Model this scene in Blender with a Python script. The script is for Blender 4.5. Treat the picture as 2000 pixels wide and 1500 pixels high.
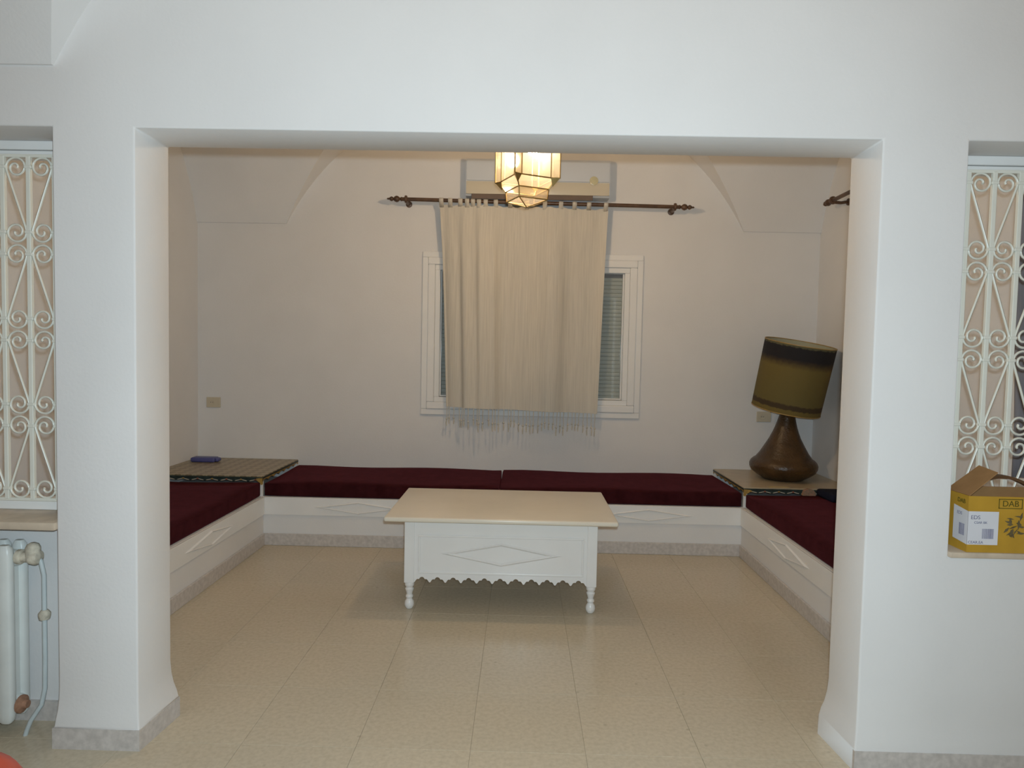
import bpy, bmesh, math, random
from mathutils import Vector, Matrix
random.seed(7)
SC = bpy.context.scene
COL = SC.collection
for o in list(bpy.data.objects):
    bpy.data.objects.remove(o)

# ------------------------------------------------------------------ camera
cam_data = bpy.data.cameras.new('camera'); cam = bpy.data.objects.new('camera', cam_data)
COL.objects.link(cam); SC.camera = cam
cam_data.sensor_width = 36.0; cam_data.lens = 36.0 * 1300.0 / 2000.0
cam_data.clip_start = 0.02
pitch, yaw, roll = math.radians(2.731), math.radians(-0.818), math.radians(1.165)
fw = Vector((math.sin(yaw)*math.cos(pitch), math.cos(yaw)*math.cos(pitch), -math.sin(pitch)))
rt = Vector((math.cos(yaw), -math.sin(yaw), 0)); up = rt.cross(fw)
rt2 = rt*math.cos(roll) + up*math.sin(roll); up2 = -rt*math.sin(roll) + up*math.cos(roll)
M = Matrix((rt2, up2, -fw)).transposed().to_4x4(); M.translation = (0, 0, 1.5)
cam.matrix_world = M

# ------------------------------------------------------------------ world, lights, exposure
world = bpy.data.worlds.new('world'); SC.world = world; world.use_nodes = True
bgn = world.node_tree.nodes['Background']
bgn.inputs[0].default_value = (0.02, 0.025, 0.04, 1); bgn.inputs[1].default_value = 0.3
SC.view_settings.view_transform = 'Standard'; SC.view_settings.look = 'None'
SC.view_settings.gamma = 1.0; SC.view_settings.use_curve_mapping = False
SC.view_settings.exposure = 0.0
# the camera's own flash
fl = bpy.data.lights.new('camera_flash', 'SPOT'); fl.energy = 202; fl.color = (0.735, 0.905, 1.0)
fl.spot_size = math.radians(125); fl.spot_blend = 0.7; fl.shadow_soft_size = 0.02
flo = bpy.data.objects.new('camera_flash', fl); COL.objects.link(flo)
Mf = M.copy(); Mf.translation = Vector((0, 0, 1.5)) + rt2*0.02 + up2*0.06; flo.matrix_world = Mf
# the lamp of the room the photographer stands in, hanging from its vault
rl = bpy.data.lights.new('hall_ceiling_lamp', 'POINT'); rl.energy = 14; rl.color = (1.0, 0.60, 0.27)
rl.shadow_soft_size = 0.12
rlo = bpy.data.objects.new('hall_ceiling_lamp', rl); COL.objects.link(rlo); rlo.location = (0.15, 0.3, 3.0)
BULB_STRENGTH = 800.0

# ------------------------------------------------------------------ main measures (metres)
Y1, Y2 = 2.383, 2.616            # faces of the pierced wall
OL, OR, OT = -1.394, 1.247, 2.270  # opening
WL, WR, WB = -2.83, 2.526, 5.774  # side and back walls
REAR = -2.3
BL, BR, BY, BH = -1.938, 1.676, 4.976, 0.369   # bench fronts
NL0, NL1 = -2.74, -1.69          # left niche
NR0, NR1 = 1.546, 2.44           # right niche
NT, SILL, SILL_R = 2.270, 0.845, 0.818

# ------------------------------------------------------------------ materials
def nmat(name):
    m = bpy.data.materials.new(name); m.use_nodes = True
    nt = m.node_tree; return m, nt, nt.nodes['Principled BSDF']
def pmat(name, col, rough=0.5, spec=0.5, var=0.05, scale=8.0, bump=0.0, bscale=60.0, metal=0.0, sheen=0.0, col2=None, detail=3.0):
    m, nt, p = nmat(name)
    p.inputs['Roughness'].default_value = rough; p.inputs['Metallic'].default_value = metal
    p.inputs['Specular IOR Level'].default_value = spec
    if sheen:
        p.inputs['Sheen Weight'].default_value = sheen; p.inputs['Sheen Roughness'].default_value = 0.45
        p.inputs['Sheen Tint'].default_value = (0.22, 0.05, 0.065, 1)
    tc = nt.nodes.new('ShaderNodeTexCoord')
    n = nt.nodes.new('ShaderNodeTexNoise'); n.inputs['Scale'].default_value = scale; n.inputs['Detail'].default_value = detail
    nt.links.new(tc.outputs['Object'], n.inputs['Vector'])
    r = nt.nodes.new('ShaderNodeValToRGB'); r.color_ramp.elements[0].position = 0.3; r.color_ramp.elements[1].position = 0.7
    a = col2 if col2 else tuple(c*(1-var) for c in col); b = tuple(min(1, c*(1+var)) for c in col) if not col2 else col
    r.color_ramp.elements[0].color = (*a, 1); r.color_ramp.elements[1].color = (*b, 1)
    nt.links.new(n.outputs['Fac'], r.inputs['Fac']); nt.links.new(r.outputs['Color'], p.inputs['Base Color'])
    if bump:
        n2 = nt.nodes.new('ShaderNodeTexNoise'); n2.inputs['Scale'].default_value = bscale; n2.inputs['Detail'].default_value = 4
        nt.links.new(tc.outputs['Object'], n2.inputs['Vector'])
        bp = nt.nodes.new('ShaderNodeBump'); bp.inputs['Strength'].default_value = bump; bp.inputs['Distance'].default_value = 0.004
        nt.links.new(n2.outputs['Fac'], bp.inputs['Height']); nt.links.new(bp.outputs['Normal'], p.inputs['Normal'])
    return m

PLASTER = pmat('white_plaster', (0.80, 0.79, 0.78), 0.85, 0.25, 0.02, 2.5, 0.16, 70)
WPAINT = pmat('white_gloss_paint', (0.88, 0.875, 0.86), 0.22, 0.5, 0.015, 6)
CREAMTOP = pmat('cream_gloss_paint', (0.84, 0.78, 0.66), 0.28, 0.5, 0.02, 6)
IVORY = pmat('ivory_enamel', (0.80, 0.80, 0.72), 0.3, 0.5, 0.02, 12)
RADMAT = pmat('radiator_enamel', (0.76, 0.80, 0.78), 0.35, 0.5, 0.05, 9)
STONE = pmat('sill_stone', (0.58, 0.48, 0.37), 0.4, 0.4, 0.10, 18)
SKIRT = pmat('skirting_terrazzo', (0.60, 0.56, 0.53), 0.35, 0.4, 0.12, 45, detail=6)
MAROON = pmat('maroon_velvet', (0.042, 0.009, 0.011), 1.0, 0.03, 0.2, 14, 0.3, 180, sheen=0.5)
NAVY = pmat('navy_cloth', (0.012, 0.014, 0.028), 0.9, 0.15, 0.2, 14, 0.3, 120)
WOODDK = pmat('dark_turned_wood', (0.10, 0.052, 0.028), 0.4, 0.5, 0.3, 20)
PLASTIC = pmat('socket_plastic', (0.62, 0.55, 0.42), 0.4, 0.4, 0.03, 8)
BLACK = pmat('dark_gap', (0.02, 0.018, 0.016), 0.8, 0.2, 0.1, 8)
ACW = pmat('ac_white_plastic', (0.62, 0.66, 0.71), 0.3, 0.5, 0.01, 4)
ACB = pmat('ac_aged_plastic', (0.62, 0.57, 0.46), 0.35, 0.5, 0.02, 4)
LOUVER = pmat('louver_brown', (0.16, 0.11, 0.08), 0.5, 0.4, 0.1, 9)
BADGE = pmat('energy_badge', (0.55, 0.52, 0.34), 0.15, 0.6, 0.05, 30)
BRASS = pmat('aged_brass', (0.36, 0.26, 0.10), 0.35, 0.5, 0.15, 25, metal=0.9)
CHROME = pmat('latch_chrome', (0.8, 0.8, 0.8), 0.12, 0.5, 0.02, 10, metal=1.0)
COPPER = pmat('lamp_ceramic', (0.085, 0.042, 0.013), 0.3, 0.5, 0.35, 9, 0.9, 60, col2=(0.045, 0.023, 0.008))
SHUTTER = pmat('shutter_grey', (0.62, 0.62, 0.57), 0.55, 0.3, 0.03, 6)
SEAL = pmat('window_seal', (0.22, 0.23, 0.26), 0.6, 0.3, 0.05, 6)
BLUE = pmat('blue_plastic', (0.085, 0.09, 0.26), 0.4, 0.5, 0.08, 10)
REDSEAT = pmat('orange_red_vinyl', (0.62, 0.085, 0.035), 0.45, 0.4, 0.06, 10)
YBOX = pmat('yellow_printed_card', (0.52, 0.30, 0.035), 0.55, 0.3, 0.08, 12)
KRAFT = pmat('brown_cardboard', (0.36, 0.20, 0.085), 0.8, 0.2, 0.07, 20)
LABELW = pmat('white_paper_label', (0.74, 0.74, 0.78), 0.6, 0.3, 0.02, 20)
INKG = pmat('olive_ink', (0.10, 0.085, 0.012), 0.6, 0.3, 0.1, 30)
INKP = pmat('grey_blue_ink', (0.20, 0.20, 0.30), 0.6, 0.3, 0.1, 30)
INKK = pmat('dark_print_ink', (0.13, 0.10, 0.05), 0.6, 0.3, 0.3, 40)
RUST = pmat('rusty_metal', (0.36, 0.20, 0.13), 0.7, 0.3, 0.2, 40)
HEMP = pmat('hemp_sealed_fitting', (0.60, 0.56, 0.46), 0.7, 0.3, 0.25, 40, 0.6, 90)
PIPE = pmat('painted_pipe', (0.58, 0.66, 0.68), 0.4, 0.4, 0.05, 20)
GREENP = pmat('dark_green_paint', (0.030, 0.045, 0.040), 0.4, 0.4, 0.3, 25)
OCHREP = pmat('ochre_paint', (0.40, 0.25, 0.07), 0.4, 0.4, 0.2, 25)
REDP = pmat('dull_red_paint', (0.30, 0.10, 0.06), 0.4, 0.4, 0.2, 25)
PALEP = pmat('pale_cream_paint', (0.52, 0.47, 0.38), 0.4, 0.4, 0.15, 25)
BEIGET = pmat('beige_tile_top', (0.46, 0.38, 0.26), 0.3, 0.5, 0.12, 9)
GROUT = pmat('floor_joint', (0.46, 0.39, 0.29), 0.7, 0.2, 0.1, 30)

def floor_mat():
    m, nt, p = nmat('floor_terrazzo')
    p.inputs['Roughness'].default_value = 0.2; p.inputs['Specular IOR Level'].default_value = 0.5
    g = nt.nodes.new('ShaderNodeNewGeometry')
    n1 = nt.nodes.new('ShaderNodeTexNoise'); n1.inputs['Scale'].default_value = 55; n1.inputs['Detail'].default_value = 5
    n2 = nt.nodes.new('ShaderNodeTexVoronoi'); n2.inputs['Scale'].default_value = 9
    n3 = nt.nodes.new('ShaderNodeTexNoise'); n3.inputs['Scale'].default_value = 1.6
    for n in (n1, n2, n3): nt.links.new(g.outputs['Position'], n.inputs['Vector'])
    r = nt.nodes.new('ShaderNodeValToRGB')
    r.color_ramp.elements[0].position = 0.28; r.color_ramp.elements[0].color = (0.56, 0.485, 0.36, 1)
    r.color_ramp.elements[1].position = 0.62; r.color_ramp.elements[1].color = (0.645, 0.565, 0.43, 1)
    nt.links.new(n1.outputs['Fac'], r.inputs['Fac'])
    s = nt.nodes.new('ShaderNodeValToRGB')   # sparse dark chips
    s.color_ramp.elements[0].position = 0.035; s.color_ramp.elements[0].color = (0.45, 0.42, 0.38, 1)
    s.color_ramp.elements[1].position = 0.09; s.color_ramp.elements[1].color = (1, 1, 1, 1)
    nt.links.new(n2.outputs['Distance'], s.inputs['Fac'])
    mx = nt.nodes.new('ShaderNodeMix'); mx.data_type = 'RGBA'; mx.blend_type = 'MULTIPLY'; mx.inputs[0].default_value = 0.3
    nt.links.new(r.outputs['Color'], mx.inputs[6]); nt.links.new(s.outputs['Color'], mx.inputs[7])
    oi = nt.nodes.new('ShaderNodeObjectInfo')
    hv = nt.nodes.new('ShaderNodeHueSaturation')
    mr = nt.nodes.new('ShaderNodeMapRange'); mr.inputs[3].default_value = 0.985; mr.inputs[4].default_value = 1.012
    nt.links.new(oi.outputs['Random'], mr.inputs[0]); nt.links.new(mr.outputs[0], hv.inputs['Value'])
    nt.links.new(mx.outputs[2], hv.inputs['Color']); nt.links.new(hv.outputs['Color'], p.inputs['Base Color'])
    rr = nt.nodes.new('ShaderNodeMapRange'); rr.inputs[3].default_value = 0.15; rr.inputs[4].default_value = 0.3
    nt.links.new(n3.outputs['Fac'], rr.inputs[0]); nt.links.new(rr.outputs[0], p.inputs['Roughness'])
    return m
FLOOR = floor_mat()

def checker_mat():
    m, nt, p = nmat('patterned_tile_top'); p.inputs['Roughness'].default_value = 0.35
    tc = nt.nodes.new('ShaderNodeTexCoord'); mp = nt.nodes.new('ShaderNodeMapping')
    mp.inputs['Rotation'].default_value = (0, 0, math.radians(45)); nt.links.new(tc.outputs['Object'], mp.inputs['Vector'])
    c = nt.nodes.new('ShaderNodeTexChecker'); c.inputs['Scale'].default_value = 17
    c.inputs['Color1'].default_value = (0.40, 0.33, 0.21, 1); c.inputs['Color2'].default_value = (0.26, 0.20, 0.12, 1)
    nt.links.new(mp.outputs[0], c.inputs['Vector'])
    c2 = nt.nodes.new('ShaderNodeTexChecker'); c2.inputs['Scale'].default_value = 51
    c2.inputs['Color1'].default_value = (1, 1, 1, 1); c2.inputs['Color2'].default_value = (0.8, 0.8, 0.78, 1)
    nt.links.new(mp.outputs[0], c2.inputs['Vector'])
    mx = nt.nodes.new('ShaderNodeMix'); mx.data_type = 'RGBA'; mx.blend_type = 'MULTIPLY'; mx.inputs[0].default_value = 1
    nt.links.new(c.outputs['Color'], mx.inputs[6]); nt.links.new(c2.outputs['Color'], mx.inputs[7])
    nt.links.new(mx.outputs[2], p.inputs['Base Color']); return m
TILETOP = checker_mat()

def shade_mat():     # lampshade: bands along the shade's own height (object z 0..0.545)
    m, nt, p = nmat('lampshade_fabric'); p.inputs['Roughness'].default_value = 0.85
    tc = nt.nodes.new('ShaderNodeTexCoord'); sx = nt.nodes.new('ShaderNodeSeparateXYZ')
    nt.links.new(tc.outputs['Object'], sx.inputs[0])
    n = nt.nodes.new('ShaderNodeTexNoise'); n.inputs['Scale'].default_value = 30; n.inputs['Detail'].default_value = 5
    nt.links.new(tc.outputs['Object'], n.inputs['Vector'])
    ma = nt.nodes.new('ShaderNodeMath'); ma.operation = 'MULTIPLY_ADD'; ma.inputs[1].default_value = 0.03; ma.inputs[2].default_value = -0.015
    nt.links.new(n.outputs['Fac'], ma.inputs[0])
    ad = nt.nodes.new('ShaderNodeMath'); nt.links.new(sx.outputs['Z'], ad.inputs[0]); nt.links.new(ma.outputs[0], ad.inputs[1])
    mr = nt.nodes.new('ShaderNodeMapRange'); mr.inputs[2].default_value = 0.545; nt.links.new(ad.outputs[0], mr.inputs[0])
    r = nt.nodes.new('ShaderNodeValToRGB'); cr = r.color_ramp
    gold = (0.16, 0.115, 0.028, 1); olive = (0.135, 0.105, 0.03, 1); dk = (0.012, 0.010, 0.012, 1); brn = (0.055, 0.035, 0.014, 1)
    stops = [(0.0, gold), (0.06, gold), (0.075, brn), (0.13, brn), (0.15, olive), (0.66, gold), (0.74, brn), (0.79, dk), (0.955, dk), (0.97, (0.11, 0.10, 0.05, 1))]
    cr.elements[0].position = 0; cr.elements[0].color = stops[0][1]; cr.elements[1].position = 0.97; cr.elements[1].color = stops[-1][1]
    for ps, c in stops[1:-1]:
        e = cr.elements.new(ps); e.color = c
    nt.links.new(mr.outputs[0], r.inputs['Fac']); nt.links.new(r.outputs['Color'], p.inputs['Base Color']); return m
SHADE = shade_mat()
SHADEIN = pmat('shade_lining', (0.42, 0.40, 0.28), 0.8, 0.2, 0.05, 8)

def cloth_mat(name, col, trans):
    m, nt, p = nmat(name); out = nt.nodes['Material Output']
    p.inputs['Roughness'].default_value = 0.9; p.inputs['Specular IOR Level'].default_value = 0.1
    tc = nt.nodes.new('ShaderNodeTexCoord'); mp = nt.nodes.new('ShaderNodeMapping')
    mp.inputs['Scale'].default_value = (90, 90, 3); nt.links.new(tc.outputs['Object'], mp.inputs[0])
    n = nt.nodes.new('ShaderNodeTexNoise'); n.inputs['Scale'].default_value = 1.0; n.inputs['Detail'].default_value = 3
    nt.links.new(mp.outputs[0], n.inputs['Vector'])
    r = nt.nodes.new('ShaderNodeValToRGB'); r.color_ramp.elements[0].position = 0.25; r.color_ramp.elements[1].position = 0.75
    r.color_ramp.elements[0].color = (*[c*0.88 for c in col], 1); r.color_ramp.elements[1].color = (*[min(1, c*1.05) for c in col], 1)
    nt.links.new(n.outputs['Fac'], r.inputs['Fac']); nt.links.new(r.outputs['Color'], p.inputs['Base Color'])
    t = nt.nodes.new('ShaderNodeBsdfTranslucent'); nt.links.new(r.outputs['Color'], t.inputs['Color'])
    mx = nt.nodes.new('ShaderNodeMixShader'); mx.inputs[0].default_value = trans
    nt.links.new(p.outputs[0], mx.inputs[1]); nt.links.new(t.outputs[0], mx.inputs[2]); nt.links.new(mx.outputs[0], out.inputs['Surface'])
    return m
CURTAIN = cloth_mat('cream_voile', (0.74, 0.69, 0.60), 0.12)
GREYCUR = cloth_mat('slate_curtain', (0.27, 0.26, 0.28), 0.05)

def glass_mat(name, tint, diff, gloss=0.12, rough=0.08):
    m = bpy.data.materials.new(name); m.use_nodes = True; nt = m.node_tree; nt.nodes.clear()
    out = nt.nodes.new('ShaderNodeOutputMaterial'); tr = nt.nodes.new('ShaderNodeBsdfTransparent'); tr.inputs[0].default_value = (*tint, 1)
    gl = nt.nodes.new('ShaderNodeBsdfGlossy'); gl.inputs['Roughness'].default_value = rough
    tl = nt.nodes.new('ShaderNodeBsdfTranslucent'); tl.inputs[0].default_value = (*tint, 1)
    n = nt.nodes.new('ShaderNodeTexNoise'); n.inputs['Scale'].default_value = 25
    tc = nt.nodes.new('ShaderNodeTexCoord'); nt.links.new(tc.outputs['Object'], n.inputs['Vector'])
    mr = nt.nodes.new('ShaderNodeMapRange'); mr.inputs[3].default_value = diff*0.7; mr.inputs[4].default_value = diff*1.3
    nt.links.new(n.outputs['Fac'], mr.inputs[0])
    a = nt.nodes.new('ShaderNodeMixShader'); nt.links.new(mr.outputs[0], a.inputs[0]); nt.links.new(tr.outputs[0], a.inputs[1]); nt.links.new(tl.outputs[0], a.inputs[2])
    b = nt.nodes.new('ShaderNodeMixShader'); b.inputs[0].default_value = gloss
    nt.links.new(a.outputs[0], b.inputs[1]); nt.links.new(gl.outputs[0], b.inputs[2]); nt.links.new(b.outputs[0], out.inputs['Surface'])
    return m
LGLASS = glass_mat('lantern_amber_glass', (1.0, 0.95, 0.80), 0.035)
WGLASS = glass_mat('window_glass', (0.93, 0.96, 0.97), 0.0, 0.08, 0.02)
def emit_mat(name, col, s):
    m = bpy.data.materials.new(name); m.use_nodes = True; nt = m.node_tree; nt.nodes.clear()
    out = nt.nodes.new('ShaderNodeOutputMaterial'); e = nt.nodes.new('ShaderNodeEmission')
    e.inputs[0].default_value = (*col, 1); e.inputs[1].default_value = s; nt.links.new(e.outputs[0], out.inputs[0]); return m
BULB = emit_mat('glowing_bulb', (1.0, 0.79, 0.68), BULB_STRENGTH)

# ------------------------------------------------------------------ geometry helpers
def NB(): return bmesh.new()
def box(bm, x0, x1, y0, y1, z0, z1, bev=0.0, seg=2):
    vs = [bm.verts.new(p) for p in ((x0,y0,z0),(x1,y0,z0),(x1,y1,z0),(x0,y1,z0),(x0,y0,z1),(x1,y0,z1),(x1,y1,z1),(x0,y1,z1))]
    fs = [bm.faces.new([vs[i] for i in q]) for q in ((3,2,1,0),(4,5,6,7),(0,1,5,4),(1,2,6,5),(2,3,7,6),(3,0,4,7))]
    if bev > 0:
        es = list({e for f in fs for e in f.edges})
        bmesh.ops.bevel(bm, geom=es, offset=bev, segments=seg, profile=0.5, affect='EDGES')
    return bm
def prism(bm, pts, axis, a, b):
    """polygon pts (2D) extruded along axis from a to b; 2D are the remaining axes in xyz order"""
    def P(u, v, w):
        return {'x': (w, u, v), 'y': (u, w, v), 'z': (u, v, w)}[axis]
    A = [bm.verts.new(P(u, v, a)) for u, v in pts]; B = [bm.verts.new(P(u, v, b)) for u, v in pts]
    f1 = bm.faces.new(A); f2 = bm.faces.new(B[::-1]); n = len(pts)
    fs = [f1, f2] + [bm.faces.new((A[i], B[i], B[(i+1) % n], A[(i+1) % n])) for i in range(n)]
    bmesh.ops.recalc_face_normals(bm, faces=fs); return bm
def lathe(bm, prof, c=(0,0,0), n=24, rot=None):
    rings = []
    for r, z in prof:
        ring = []
        for k in range(n):
            a = 2*math.pi*k/n; p = Vector((r*math.cos(a), r*math.sin(a), z))
            if rot is not None: p = rot @ p
            ring.append(bm.verts.new(p + Vector(c)))
        rings.append(ring)
    fs = []
    for i in range(len(rings)-1):
        for k in range(n):
            fs.append(bm.faces.new((rings[i][k], rings[i][(k+1) % n], rings[i+1][(k+1) % n], rings[i+1][k])))
    fs.append(bm.faces.new(rings[0][::-1])); fs.append(bm.faces.new(rings[-1]))
    bmesh.ops.recalc_face_normals(bm, faces=fs); return bm
def tube(bm, pts, r, n=8, rads=None):
    pts = [Vector(p) for p in pts]; rings = []; prev = None
    for i, p in enumerate(pts):
        t = (pts[min(i+1, len(pts)-1)] - pts[max(i-1, 0)]).normalized()
        if prev is None:
            a = Vector((0,0,1)) if abs(t.z) < 0.9 else Vector((1,0,0)); u = t.cross(a).normalized()
        else:
            u = (prev - t*prev.dot(t)).normalized()
        prev = u; v = t.cross(u); rr = rads[i] if rads else r
        rings.append([bm.verts.new(p + (u*math.cos(2*math.pi*k/n) + v*math.sin(2*math.pi*k/n))*rr) for k in range(n)])
    fs = []
    for i in range(len(rings)-1):
        for k in range(n):
            fs.append(bm.faces.new((rings[i][k], rings[i][(k+1) % n], rings[i+1][(k+1) % n], rings[i+1][k])))
    fs.append(bm.faces.new(rings[0][::-1])); fs.append(bm.faces.new(rings[-1]))
    bmesh.ops.recalc_face_normals(bm, faces=fs); return bm
ORG = {}
def to_mesh(name, bm, mat, smooth):
    me = bpy.data.meshes.new(name); bm.to_mesh(me); bm.free()
    if mat: me.materials.append(mat)
    if smooth:
        for p in me.polygons: p.use_smooth = True
        me.set_sharp_from_angle(angle=math.radians(smooth))
    return me
def tag(o, label, cat=None, group=None, kind=None):
    if label: o['label'] = label
    if cat: o['category'] = cat
    if group: o['group'] = group
    if kind: o['kind'] = kind
    return o
def thing(name, loc, label, cat, group=None, kind=None):
    o = bpy.data.objects.new(name, None); COL.objects.link(o); o.location = loc; o.empty_display_size = 0.1
    ORG[o] = Vector(loc); return tag(o, label, cat, group, kind)
def part(name, bm, mat, parent, smooth=0, label=None, kind=None):
    """bm is in world coordinates"""
    w = ORG[parent]
    bmesh.ops.translate(bm, verts=bm.verts, vec=-w)
    o = bpy.data.objects.new(name, to_mesh(name, bm, mat, smooth)); COL.objects.link(o); o.parent = parent
    ORG[o] = w
    return tag(o, label, kind=kind)
def piece(name, me, loc, parent, label=None):
    o = bpy.data.objects.new(name, me); COL.objects.link(o); o.parent = parent
    o.location = Vector(loc) - ORG[parent]; ORG[o] = Vector(loc); return tag(o, label)
def solo(name, bm, mat, label, cat, group=None, kind=None, smooth=0, org=None):
    if org is None:
        xs = [v.co.x for v in bm.verts]; ys = [v.co.y for v in bm.verts]; zs = [v.co.z for v in bm.verts]
        org = ((min(xs)+max(xs))/2, (min(ys)+max(ys))/2, min(zs))
    bmesh.ops.translate(bm, verts=bm.verts, vec=-Vector(org))
    o = bpy.data.objects.new(name, to_mesh(name, bm, mat, smooth)); COL.objects.link(o); o.location = org
    ORG[o] = Vector(org); return tag(o, label, cat, group, kind)
def text_bm(s, size):
    cu = bpy.data.curves.new('txt', 'FONT'); cu.body = s; cu.size = size; cu.extrude = 0.0004; cu.align_x = 'CENTER'
    o = bpy.data.objects.new('txt', cu); COL.objects.link(o)
    dg = bpy.context.evaluated_depsgraph_get(); me = o.evaluated_get(dg).to_mesh()
    bm = bmesh.new(); bm.from_mesh(me); o.evaluated_get(dg).to_mesh_clear()
    bpy.data.objects.remove(o); bpy.data.curves.remove(cu); return bm   # lies in xy, facing +z

# ------------------------------------------------------------------ the setting
def cell_wall(us, zs, solid, d0, d1, axis='y'):
    """wall with openings on a grid of cells; axis = thickness axis"""
    bm = NB(); V = {}
    def v(i, j, k):
        key = (i, j, k)
        if key not in V:
            d = d1 if k else d0
            V[key] = bm.verts.new((us[i], d, zs[j]) if axis == 'y' else (d, us[i], zs[j]))
        return V[key]
    nx, nz = len(us)-1, len(zs)-1
    S = lambda i, j: 0 <= i < nx and 0 <= j < nz and solid((us[i]+us[i+1])/2, (zs[j]+zs[j+1])/2)
    for i in range(nx):
        for j in range(nz):
            if not S(i, j): continue
            bm.faces.new((v(i,j,0), v(i+1,j,0), v(i+1,j+1,0), v(i,j+1,0)))
            bm.faces.new((v(i,j+1,1), v(i+1,j+1,1), v(i+1,j,1), v(i,j,1)))
            if not S(i-1, j): bm.faces.new((v(i,j,0), v(i,j+1,0), v(i,j+1,1), v(i,j,1)))
            if not S(i+1, j): bm.faces.new((v(i+1,j,1), v(i+1,j+1,1), v(i+1,j+1,0), v(i+1,j,0)))
            if not S(i, j-1): bm.faces.new((v(i,j,1), v(i+1,j,1), v(i+1,j,0), v(i,j,0)))
            if not S(i, j+1): bm.faces.new((v(i,j+1,0), v(i+1,j+1,0), v(i+1,j+1,1), v(i,j+1,1)))
    bmesh.ops.recalc_face_normals(bm, faces=bm.faces); return bm

# pierced wall between the hall and the alcove
us = [WL, NL0, NL1, OL, OR, NR0, NR1, WR]
zs = [0.0, 0.085, 0.11, 0.14, 0.18, 0.23, 0.798, OT, 3.2, 3.98]
def solid_front(x, z):
    if OL < x < OR and z < OT: return False
    if NL0 < x < NL1 and z < NT: return False
    if NR0 < x < NR1 and 0.798 < z < NT: return False
    return True
bm = cell_wall(us, zs, solid_front, Y1, Y2)
flare = {0.0: 1.0, 0.085: 1.0, 0.11: .8, 0.14: .42, 0.18: .14}   # plaster swells out towards the floor
for v in bm.verts:
    e = flare.get(round(v.co.z, 3))
    if e:
        x = v.co.x; front = abs(v.co.y-Y1) < 1e-4
        jd = e*(.008 if front else .032)
        if front: v.co.y -= .010*e
        if abs(x-OL) < 1e-4: v.co.x += jd
        elif abs(x-OR) < 1e-4: v.co.x -= jd
        elif abs(x-NL1) < 1e-4: v.co.x -= .013*e
es = [e for e in bm.edges if len(e.link_faces) == 2 and e.calc_face_angle() > 1.0
      and all((OL-.05 < v.co.x < OR+.05) or (v.co.x > NL0-.05 and v.co.x < NL1+.05) or (NR0-.01 < v.co.x < NR1+.01) for v in e.verts)
      and all(v.co.z < 2.4 for v in e.verts) and all(v.co.z > 0.001 for v in e.verts)]
bmesh.ops.bevel(bm, geom=es, offset=0.007, segments=3, profile=0.5, affect='EDGES')
wall_front = solo('wall_front', bm, PLASTER, 'white plastered wall with wide square opening between hall and seating alcove', 'wall', kind='structure', smooth=35, org=(0, Y1, 0))
# recess back under the left niche sill
bm = NB(); box(bm, NL0-.01, NL1+.01, 2.565, Y2, 0, 0.815)
solo('wall_niche', bm, PLASTER, 'shallow white wall recess behind the radiator', 'wall', kind='structure')
# back wall with the window hole
WX0, WX1, WZ0, WZ1 = -0.72, 0.872, 1.10, 2.208
bm = cell_wall([WL-.15, WX0, WX1, WR+.15], [-.1, WZ0, WZ1, 3.98], lambda x, z: not (WX0 < x < WX1 and WZ0 < z < WZ1), WB, WB+.2)
solo('wall_back', bm, PLASTER, 'white back wall of the alcove behind the long bench', 'wall', kind='structure', org=(0, WB, 0))
bm = NB(); box(bm, WL-.15, WL, REAR-.15, WB+.2, -.1, 3.98)
solo('wall_left', bm, PLASTER, 'white left side wall of the alcove beside the left bench', 'wall', kind='structure')
bm = NB(); box(bm, WR, WR+.15, REAR-.15, WB+.2, -.1, 3.98)
solo('wall_right', bm, PLASTER, 'white right side wall of the alcove beside the lamp', 'wall', kind='structure')
bm = NB(); box(bm, WL-.15, WR+.15, REAR-.15, REAR, -.1, 3.98)
solo('wall_rear', bm, PLASTER, 'white wall of the hall behind the viewer', 'wall', kind='structure')

def vault(x0, x1, xa, xb, y0, y1, zs0, h, N=30):
    ts = [1-(1-k/N)**1.8 for k in range(N+1)]
    def offs(a):
        R = (a*a+h*h)/(2*h); c = R-h
        return [a-math.sqrt(max(0, R*R-(h*t+c)**2)) for t in ts]
    LED = .012; ox = offs((xb-xa)/2); oy = [o+LED for o in offs((y1-y0)/2-LED)]   # vault springs from a narrow ledge
    X = [(x0, 0)] + [(xa+o, k) for k, o in enumerate(ox)] + [(xb-o, k) for k, o in list(enumerate(ox))[-2::-1]] + [(x1, 0)]
    Yl = [(y0, 0)] + [(y0+o, k) for k, o in enumerate(oy)] + [(y1-o, k) for k, o in list(enumerate(oy))[-2::-1]] + [(y1, 0)]
    bm = NB(); K = [[max(kx, ky) for _, ky in Yl] for _, kx in X]
    V = [[bm.verts.new((x, y, zs0+h*ts[K[i][j]])) for j, (y, _) in enumerate(Yl)] for i, (x, _) in enumerate(X)]
    for i in range(len(X)-1):
        for j in range(len(Yl)-1):
            q = [(i,j),(i+1,j),(i+1,j+1),(i,j+1)]; k = [K[a][b] for a, b in q]; v = [V[a][b] for a, b in q]
            m = min(k)
            if k.count(m) == 1:
                s = k.index(m); v = v[s:]+v[:s]
                bm.faces.new((v[0], v[2], v[1])); bm.faces.new((v[0], v[3], v[2]))
            else: bm.faces.new(v[::-1])
    return bm
solo('ceiling', vault(WL, WR, -2.055, 1.869, Y2, WB, 2.568, 1.2), PLASTER, 'white groin vault ceiling over the seating alcove', 'ceiling', kind='structure', smooth=7)
solo('ceiling', vault(WL, WR, -1.68, 2.24, REAR, Y1, 2.481, 1.2), PLASTER, 'white groin vault ceiling over the hall in front of the opening', 'ceiling', kind='structure', smooth=7)

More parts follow.
